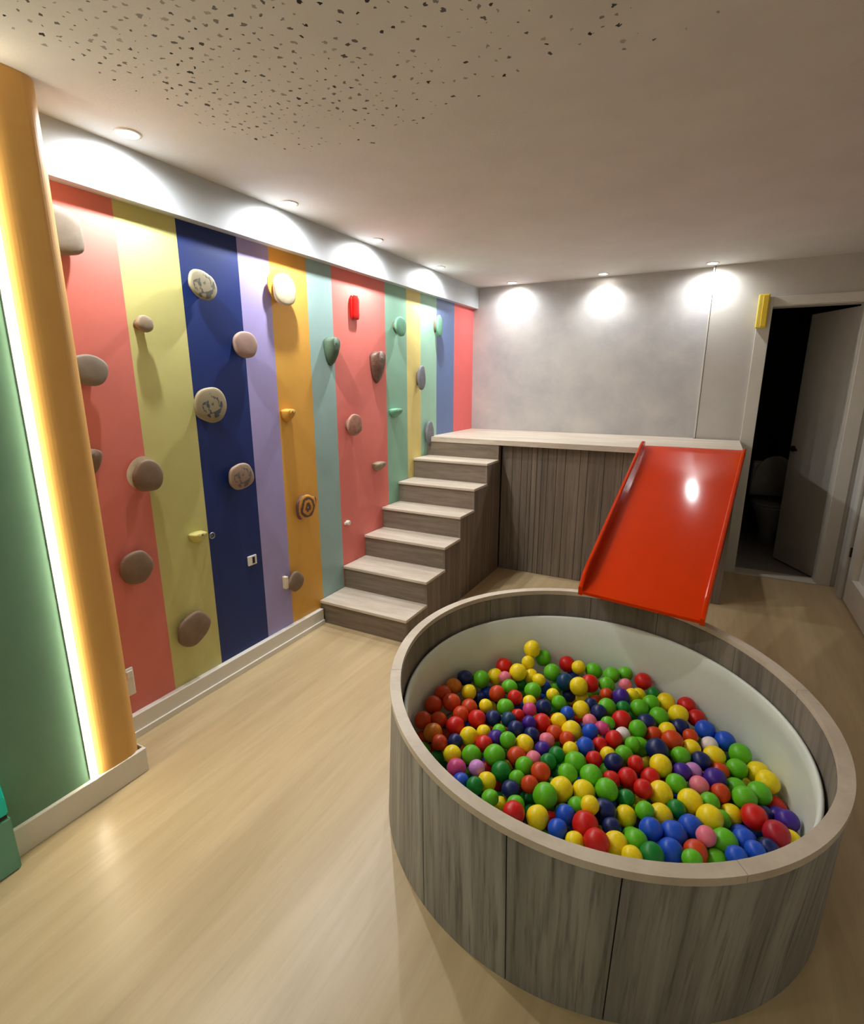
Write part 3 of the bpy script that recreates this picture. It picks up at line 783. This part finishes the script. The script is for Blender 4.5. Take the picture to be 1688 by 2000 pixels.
1.310,2.033,0.138,0.030,1.00,B,royal blue ball at far left edge of ball pit; between navy and orange balls
1.932,1.258,0.129,0.030,1.00,N,navy blue ball at near edge of ball pit; between blue and lime balls
1.884,1.117,0.141,0.030,1.00,O,orange red ball at near edge of ball pit; between blue and navy balls
2.219,1.501,0.104,0.030,1.00,G,lime green ball at near right part of ball pit; between yellow and lime balls
1.291,1.390,0.145,0.030,1.00,O,orange red ball at near left edge of ball pit; left of lime ball
2.105,1.243,0.128,0.030,1.00,G,lime green ball at near right edge of ball pit; between blue and blue balls
1.510,1.325,0.145,0.030,1.00,Y,yellow ball at near left edge of ball pit; between yellow and blue balls
1.586,2.218,0.145,0.030,1.00,G,lime green ball at far left edge of ball pit; between blue and teal balls
2.457,1.654,0.090,0.030,1.00,O,orange red ball at right edge of ball pit; right of lime ball
1.631,2.363,0.139,0.030,1.00,B,royal blue ball at far left edge of ball pit; between teal and red balls
2.215,1.401,0.104,0.030,1.00,B,royal blue ball at near right edge of ball pit; between blue and red balls
1.764,1.244,0.145,0.030,1.00,B,royal blue ball at near edge of ball pit; between orange and blue balls
2.059,1.392,0.123,0.030,1.00,G,lime green ball at near right part of ball pit; between lime and green balls
2.147,1.481,0.109,0.030,1.00,O,orange red ball at near right part of ball pit; between green and lime balls
2.149,1.275,0.104,0.030,1.00,B,royal blue ball near right edge of pit; left lime; right orange; behind blue; front lime
1.336,1.448,0.145,0.030,1.00,G,lime green ball at near left edge of ball pit; between orange and magenta balls
1.939,1.141,0.135,0.030,1.00,N,navy blue ball at near edge of ball pit; between orange and orange balls
1.454,1.407,0.141,0.030,1.00,R,red ball at near left edge of ball pit; between navy and navy balls
2.422,1.566,0.090,0.030,1.00,D,dark green ball at near right edge of ball pit; right of blue ball
1.529,1.225,0.145,0.030,1.00,G,lime green ball at near left edge of ball pit; between red and navy balls
1.470,1.217,0.145,0.030,1.00,R,red ball at near left edge of ball pit; left of lime ball
2.186,1.228,0.110,0.030,1.00,B,royal blue ball near right edge of pit; left lime; right orange; behind orange; front open
1.557,1.172,0.145,0.030,1.00,R,red ball at near left edge of ball pit; left of blue ball
2.285,1.510,0.097,0.030,1.00,G,lime green ball at near right edge of ball pit; between red and navy balls
1.746,1.127,0.145,0.030,1.00,G,lime green ball at near edge of ball pit; left of blue ball
1.607,1.419,0.145,0.030,1.00,Y,yellow ball at near left part of ball pit; between lime and red balls
2.386,1.449,0.090,0.030,1.00,R,red ball at near right edge of ball pit; right of orange ball
1.615,1.154,0.145,0.030,1.00,B,royal blue ball at near left edge of ball pit; between red and lime balls
1.301,1.960,0.145,0.030,1.00,N,navy blue ball at far left edge of ball pit; between yellow and blue balls
1.482,1.987,0.143,0.030,1.00,B,royal blue ball at far left part of ball pit; between lime and magenta balls
1.773,1.355,0.143,0.030,1.00,G,lime green ball at near part of ball pit; between orange and blue balls
1.744,1.187,0.145,0.030,1.00,O,orange red ball at near edge of ball pit; between blue and blue balls
2.297,1.327,0.096,0.030,1.00,G,lime green ball at near right edge of ball pit; between orange and orange balls
1.690,1.160,0.145,0.030,1.00,B,royal blue ball at near edge of ball pit; between blue and orange balls
1.615,1.294,0.145,0.030,1.00,G,lime green ball at near left edge of ball pit; between navy and lime balls
1.208,1.598,0.145,0.030,1.00,O,orange red ball at left edge of ball pit; left of amber ball
2.082,1.176,0.123,0.030,1.00,R,red ball at near right edge of ball pit; between yellow and lime balls
2.048,1.259,0.118,0.030,1.00,B,royal blue ball at near right edge of ball pit; between lime and navy balls
1.638,1.210,0.145,0.030,1.00,G,lime green ball at near left edge of ball pit; between blue and blue balls
1.807,1.138,0.145,0.030,1.00,B,royal blue ball at near edge of ball pit; between lime and green balls
1.910,1.197,0.138,0.030,1.00,B,royal blue ball at near edge of ball pit; between green and navy balls
1.435,2.147,0.151,0.030,1.00,D,dark green ball at far left edge of ball pit; between lime and lime balls
1.463,1.277,0.145,0.030,1.00,Y,yellow ball at near left edge of ball pit; left of yellow ball
2.448,1.721,0.085,0.030,1.00,D,dark green ball at right edge of ball pit; right of navy ball
1.653,2.198,0.132,0.030,1.00,N,navy blue ball at far part of ball pit; between lime and yellow balls
1.970,1.192,0.131,0.030,1.00,O,orange red ball at near edge of ball pit; between navy and yellow balls
1.251,1.454,0.145,0.030,1.00,B,royal blue ball at near left edge of ball pit; left of lime ball
1.514,1.406,0.146,0.030,1.00,N,navy blue ball at near left part of ball pit; between red and lime balls
2.109,1.360,0.116,0.030,1.00,O,orange red ball at near right part of ball pit; between lime and yellow balls
1.653,1.341,0.145,0.030,1.00,G,lime green ball at near part of ball pit; between lime and orange balls
1.587,1.241,0.145,0.030,1.00,N,navy blue ball at near left edge of ball pit; between lime and lime balls
1.498,1.565,0.139,0.030,1.00,R,red ball at near left part of ball pit; between lilac and green balls
1.697,1.224,0.145,0.030,1.00,B,royal blue ball at near edge of ball pit; between lime and lime balls
2.240,1.347,0.100,0.030,1.00,R,red ball at near right edge of ball pit; between orange and lime balls
2.101,1.435,0.117,0.030,1.00,D,dark green ball at near right part of ball pit; between lime and orange balls
1.840,1.302,0.145,0.030,1.00,D,dark green ball at near part of ball pit; between blue and navy balls
1.900,1.307,0.145,0.030,1.00,G,lime green ball at near part of ball pit; right of yellow ball
2.381,1.621,0.090,0.030,1.00,G,lime green ball at right edge of ball pit; between blue and green balls
1.823,1.221,0.145,0.030,1.00,B,royal blue ball at near edge of ball pit; between blue and yellow balls
1.540,2.180,0.150,0.030,1.00,B,royal blue ball at far left edge of ball pit; between lime and yellow balls
1.991,1.248,0.134,0.030,1.00,G,lime green ball at near edge of ball pit; between navy and lime balls
2.386,1.509,0.090,0.030,1.00,B,royal blue ball at near right edge of ball pit; between red and green balls
2.169,1.363,0.110,0.030,1.00,B,royal blue ball at near right edge of ball pit; between orange and blue balls
1.717,1.281,0.145,0.030,1.00,G,lime green ball at near part of ball pit; between blue and lime balls
2.136,1.196,0.105,0.030,1.00,G,lime green ball at near right edge of ball pit; between red and blue balls
1.999,1.397,0.126,0.030,1.00,O,orange red ball at near part of ball pit; between red and yellow balls'''
for li, line in enumerate(DATA.split('\n')):
    x, y, z, r, ratio, ck, label = line.split(',')
    x, y, z, r, ratio = map(float, (x, y, z, r, ratio))
    key = (ck, li % 4)
    if key not in protos:
        me = ball_meshes[key[1]].copy(); me.materials[0] = ball_mat(ck)
        o = bpy.data.objects.new('plastic_ball', me); protos[key] = o
    else:
        o = protos[key].copy()
    COL.objects.link(o)
    o.location = (x, y, z); o.scale = (r, r, r*min(1.04, max(.94, ratio)))
    o.rotation_euler = (random.uniform(-.5, .5), random.uniform(-.5, .5), random.uniform(0, 6.28))
    tag(o, label.replace(';', ','), 'ball', 'plastic balls heaped in the ball pit')
bm = bmesh.new(); ks = 'RGBYNODG'
rows = int(.66/.033)
for zi, zz in enumerate((.054,)):
    for i in range(-12, 13):
        for j in range(-12, 13):
            x = (i+.5*(j % 2))*.066; y = j*.0572
            if math.hypot(x, y) > .64: continue
            q = bmesh.ops.create_icosphere(bm, subdivisions=2, radius=.032, matrix=Matrix.Translation((x, y, zz)))
            c = random.randrange(8)
            for f in {f for v in q['verts'] for f in v.link_faces}: f.material_index = c; f.smooth = True
o = obj('plastic_balls', bm, [ball_mat(k) for k in ks], loc=(PX, PY, 0))
tag(o, 'deeper layer of mixed coloured plastic balls hidden under the top balls of pit', 'balls', kind='stuff')

# ------------------------------------------------------------------ climbing holds
def hold_mat(name, rgb, kind='plain', rgb2=(70, 66, 60)):
    if name in _mc: return _mc[name]
    if kind == 'plain':
        return paint(name, rgb, .6, .10, .3, .15, scale=14)
    m, nt, b = nodes(name)
    v = mapping(nt, (1, 1, 1))
    if kind == 'rings':
        wv = nt.nodes.new('ShaderNodeTexWave'); wv.wave_type = 'RINGS'; wv.rings_direction = 'X'
        wv.inputs['Scale'].default_value = 9; wv.inputs['Distortion'].default_value = 3; wv.inputs['Detail'].default_value = 2
        wv.inputs['Detail Scale'].default_value = 3
        nt.links.new(v, wv.inputs['Vector']); f = wv.outputs['Fac']
        st = [(.25, lin(rgb)), (.7, lin(rgb2))]
    elif kind == 'swirl':
        f = noise_tex(nt, v, 18, 2, .5, 2.2)
        s = nt.nodes.new('ShaderNodeVectorMath'); s.operation = 'LENGTH'; nt.links.new(mapping(nt, (0, 1, 1)), s.inputs[0])
        edge = math_n(nt, 'MULTIPLY', math_n(nt, 'GREATER_THAN', s.outputs['Value'], .058), .5)
        f = math_n(nt, 'ADD', f, edge)
        st = [(.42, lin(rgb2)), (.5, lin(rgb))]
    else:
        f = noise_tex(nt, v, 30, 4, .7, .5); st = [(.35, lin(rgb2)), (.6, lin(rgb))]
    nt.links.new(ramp(nt, f, st), b.inputs['Base Color'])
    b.inputs['Roughness'].default_value = .5
    bump(nt, b, noise_tex(nt, v, 90, 3), .2, .001)
    _mc[name] = m
    return m

def outline(w, h, seed, n=40, sq=2.3, rough=.05, tilt=0):
    out = []
    for k in range(n):
        a = 2*PI*k/n
        c, s = math.cos(a), math.sin(a)
        u = math.copysign(abs(c)**(2/sq), c); v = math.copysign(abs(s)**(2/sq), s)
        q = 1+rough*noise.noise(Vector((c*1.2, s*1.2, seed*3.7)))*2
        u, v = u*w/2*q, v*h/2*q
        out.append((u*math.cos(tilt)-v*math.sin(tilt), u*math.sin(tilt)+v*math.cos(tilt)))
    return out

def disc_hold(y, z, w, h, label, m, seed=1, sq=2.2, tilt=0, thick=.024, front=.002, rough=.06, stem=True, extra=None):
    t = thing('climbing_hold', label, 'climbing hold', (WX, y, z), 'climbing holds on the striped wall')
    f = front-WX
    ol = outline(w, h, seed, sq=sq, tilt=tilt, rough=rough)
    rings = []
    for x, s in ((f-thick, .80), (f-thick*.92, .92), (f-thick*.7, .985), (f-thick*.45, 1.0), (f-thick*.2, .985), (f-thick*.06, .93), (f, .84), (f+.002, .6), (f+.0028, .3)):
        rings.append([(x, u*s, v*s) for u, v in ol])
    bm = bmesh.new(); loft(bm, rings); obj('grip', bm, m, t, smooth=True)
    if stem:
        rs = [[(x, u*s, v*s) for u, v in ol] for x, s in ((.001, .62), (.012, .52), (f-thick+.001, .5))]
        bm = bmesh.new(); loft(bm, rs); obj('stem', bm, M_stem, t, smooth=True)
    if extra: extra(t, f)
    return t
M_stem = hold_mat('hold_stem', (120, 104, 86))

def ledge_hold(y, z, w, h, label, m, depth=.06, tilt=0, seed=1, down=0.0, lipm=None):
    """flat topped lip tapering down to the wall"""
    t = thing('climbing_hold', label, 'climbing hold', (WX, y, z), 'climbing holds on the striped wall')
    rings = []
    n = 24
    for x, sw, sh in ((.001, 1.0, 1.0), (depth*.4, .95, .9), (depth*.75, .85, .66), (depth*.95, .7, .45), (depth, .52, .3)):
        r = []
        for k in range(n):
            a = 2*PI*k/n
            u = math.cos(a)*w/2*sw
            v = math.sin(a)
            v = (v*.18*h if v > 0 else v*h*.82*sh)
            v += down*0
            r.append((x, u*math.cos(tilt)-v*math.sin(tilt), u*math.sin(tilt)+v*math.cos(tilt)+.3*h))
        rings.append(r)
    bm = bmesh.new(); loft(bm, rings); obj('grip', bm, m, t, smooth=True)
    bm = bmesh.new(); bmesh.ops.create_cone(bm, cap_ends=True, segments=12, radius1=.006, radius2=.005, depth=.004, matrix=Matrix.Translation((depth+.001, 0, .28*h)) @ Matrix.Rotation(PI/2, 4, 'Y'))
    obj('bolt', bm, M_chrome, t)
    return t

TAN = hold_mat('tan_wood', (150, 134, 112)); GREY = hold_mat('grey_stone_wood', (132, 122, 108)); BRN = hold_mat('brown_wood', (126, 104, 86))
PALE = hold_mat('pale_birch', (222, 208, 176)); GRN = hold_mat('green_resin', (112, 168, 138)); DGR = hold_mat('dark_green_resin', (84, 104, 84))
ROSE = hold_mat('rosy_tan', (178, 128, 108), 'grain', (140, 96, 80)); YEL = hold_mat('yellow_green_resin', (200, 192, 116)); AMB = hold_mat('amber_resin', (214, 158, 64))
SW1 = hold_mat('swirled_wood', (156, 148, 122), 'swirl', (92, 92, 84)); SW2 = hold_mat('swirled_wood_dark', (146, 134, 104), 'swirl', (64, 72, 80))
SW3 = hold_mat('knotted_wood', (150, 126, 106), 'swirl', (98, 92, 92)); RNG = hold_mat('ringed_wood', (204, 144, 46), 'rings', (92, 62, 62))
SLT = hold_mat('slate_resin', (120, 120, 128)); BRD = hold_mat('dark_brown_wood', (120, 86, 70), 'grain', (84, 62, 52))

def seam_strip(t, f):
    bm = bmesh.new(); box(bm, f+.0015, f+.004, -.012, -.009, -.07, .074, bev=.0008)
    obj('joint', bm, GREY, t)
disc_hold(1.150, 2.063, .18, .17, 'big pale grey rounded hold half behind column at top of coral stripe', GREY, 2, sq=3.2, front=.015, thick=.05, extra=seam_strip)
disc_hold(1.193, 1.590, .150, .118, 'grey oval hold beside the column, middle of coral stripe', GREY, 3)
disc_hold(1.447, 1.778, .070, .064, 'small brown hold casting a long shadow on the lime cream stripe', TAN, 4, front=.004)
def crescent(t, f):
    bm = bmesh.new(); ol = outline(.15, .14, 5, sq=2)
    pts = [(u, v) for u, v in ol]
    rings = [[(f-.034, u*.95-.008, v*.95+.012) for u, v in pts], [(f-.026, u-.008, v+.012) for u, v in pts]]
    loft(bm, rings); obj('lip', bm, PALE, t, smooth=False)
disc_hold(1.377, 1.155, .135, .135, 'round hold with pale lip straddling coral and lime cream stripes', BRN, 5, extra=crescent)
disc_hold(1.277, .770, .15, .142, 'round brown hold low on the coral stripe', BRN, 6, front=-.01)
disc_hold(1.518, .377, .178, .160, 'large brown oval hold lowest on the lime cream stripe', BRN, 7, tilt=.5, front=-.012)
disc_hold(1.755, 1.973, .145, .125, 'egg shaped swirled hold at top of navy stripe', SW1, 8, tilt=-.4)
disc_hold(1.735, 1.438, .178, .165, 'largest round swirled hold in the middle of navy stripe', SW2, 9)
disc_hold(1.879, 1.078, .155, .135, 'knotted brown round hold on navy stripe below the largest one', SW3, 10)
disc_hold(1.976, 1.726, .150, .124, 'smooth pinkish brown round hold straddling navy and lilac stripes', hold_mat('pinkish_brown', (160, 134, 122)), 11)
ledge_hold(1.605, .820, .085, .055, 'small yellow green beak shaped hold at edge of navy stripe', YEL, depth=.05)
def back_disc(t, f):
    bm = bmesh.new(); ol = outline(.165, .165, 14, sq=2)
    loft(bm, [[(f-.036, u*.95-.018, v*.95+.02) for u, v in ol], [(f-.026, u-.018, v+.02) for u, v in ol]])
    obj('lip', bm, AMB, t)
disc_hold(2.274, 2.025, .165, .165, 'bright cream disc hold at top of the amber stripe', PALE, 13, front=.008, extra=back_disc)
ledge_hold(2.272, 1.365, .085, .075, 'small amber hook shaped hold halfway down the amber stripe', AMB, depth=.05)
disc_hold(2.356, .813, .165, .150, 'purple brown ringed hold on the lower amber stripe', RNG, 15, sq=3, front=-.004, rough=.12)
def white_tab(t, f):
    bm = bmesh.new(); box(bm, .0, .03, -.085, -.062, -.02, .055, bev=.004); obj('tab', bm, PALE, t)
disc_hold(2.235, .375, .120, .125, 'small brown hold with pale tab lowest on the amber stripe', BRN, 16, tilt=.6, front=-.012, extra=white_tab)
ledge_hold(2.690, 1.735, .12, .17, 'dark green wedge hold between dusty teal and salmon stripes', DGR, depth=.055)
disc_hold(2.948, 2.019, .082, .150, 'glossy red rounded rectangular hold at top of salmon stripe', paint('red_plastic_hold', (196, 14, 6), .3), 18, sq=6, rough=.0, front=-.025, stem=False)
ledge_hold(3.200, 1.655, .16, .22, 'dark brown tapering hold at right edge of salmon stripe', BRD, depth=.05)
disc_hold(2.866, 1.272, .155, .145, 'rosy brown round hold in the middle of salmon stripe', ROSE, 20)
ledge_hold(3.180, .950, .13, .07, 'small tan lip hold low on salmon stripe above the stairs', TAN, depth=.055)
disc_hold(3.475, 1.950, .150, .135, 'green rounded hold high on the sage green stripe', GRN, 22)
ledge_hold(3.430, 1.325, .15, .07, 'green lip hold halfway down the sage green stripe', GRN, depth=.05)
disc_hold(3.800, 1.585, .110, .190, 'tall slate grey hold on pale yellow stripe', SLT, 24, sq=2, front=-.004)
disc_hold(3.950, 1.130, .120, .190, 'arched slate grey hold just above the upper stair treads', SLT, 25, sq=2.4, front=-.01)
disc_hold(4.100, 2.010, .090, .170, 'narrow green hold at top of the mint stripe', GRN, 26)
ledge_hold(1.160, 1.24, .10, .11, 'brown wedge hold half hidden by column above the round brown hold', BRN, depth=.05)

# small metal ring eye beside the beak hold
t = thing('eye_bolt', 'small metal ring screwed into navy stripe beside the beak shaped hold', 'ring', (WX, 1.682, .808))
bm = bmesh.new(); n = 20; rings = []
for k in range(n+1):
    a = 2*PI*k/n; rings.append([(.022+.0035*math.cos(b)*1.0, (.014+.0035*math.sin(b))*math.cos(a), (.014+.0035*math.sin(b))*math.sin(a)) for b in [2*PI*j/8 for j in range(8)]])
loft(bm, rings, False, False); obj('ring', bm, M_chrome, t, smooth=True)
bm = bmesh.new(); box(bm, 0, .022, -.004, .004, -.004, .004); obj('shank', bm, M_chrome, t)

# sockets and plates
t = thing('wall_socket', 'white square socket plate with dark slot low on the navy stripe', 'socket', (WX, 1.934, .600))
bm = bmesh.new(); box(bm, 0, .010, -.030, .030, -.027, .027, bev=.004); obj('plate', bm, M_white, t)
bm = bmesh.new(); box(bm, .0085, .0115, -.002, .015, -.018, .018, bev=.001); obj('slot', bm, M_black, t)
t = thing('cable_outlet', 'tiny white round outlet on the lower salmon stripe beside the stairs', 'outlet', (WX, 2.795, .610))
bm = bmesh.new(); n = 20; loft(bm, [[(x, r*math.cos(2*PI*k/n), r*math.sin(2*PI*k/n)) for k in range(n)] for x, r in ((0, .016), (.02, .016), (.024, .012))]); obj('cap', bm, M_white, t, smooth=False)
bm = bmesh.new(); box(bm, .0, .012, -.032, -.012, -.008, .008, bev=.002); obj('base', bm, M_white, t)
t = thing('switch_plate', 'narrow white upright plate low on the coral stripe beside the column', 'switch plate', (WX, 1.190, .262))
bm = bmesh.new(); box(bm, 0, .012, -.020, .020, -.065, .065, bev=.005); obj('plate', bm, M_white, t)
bm = bmesh.new(); box(bm, .011, .018, -.014, .014, .02, .055, bev=.003); obj('button', bm, M_white, t)

# ------------------------------------------------------------------ turquoise box cut by the left edge of the view
t = thing('toy_box', 'turquoise box with bright lid and black band standing by the green wall', 'box', (.240, .47, 0))
M_tq = paint('muted_turquoise_plastic', (112, 172, 148), .45, .04); M_tq2 = paint('bright_turquoise_plastic', (24, 226, 208), .4, .04)
bm = bmesh.new(); prism(bm, [(-.024, 0), (.024, 0), (.021, .195), (-.024, .195)], 'y', -.2, .122)
bmesh.ops.bevel(bm, geom=list(bm.edges), offset=.004, segments=2, affect='EDGES'); obj('body', bm, M_tq, t)
bm = bmesh.new(); box(bm, -.024, .016, -.2, .116, .1952, .212, bev=.002); obj('band', bm, M_black, t)
bm = bmesh.new(); prism(bm, [(-.024, 0), (.026, 0), (.024, .06), (.008, .13), (-.024, .13)], 'y', -.2, .118)
bmesh.ops.bevel(bm, geom=list(bm.edges), offset=.005, segments=2, affect='EDGES'); obj('lid', bm, M_tq2, t, loc=(0, 0, .2125))
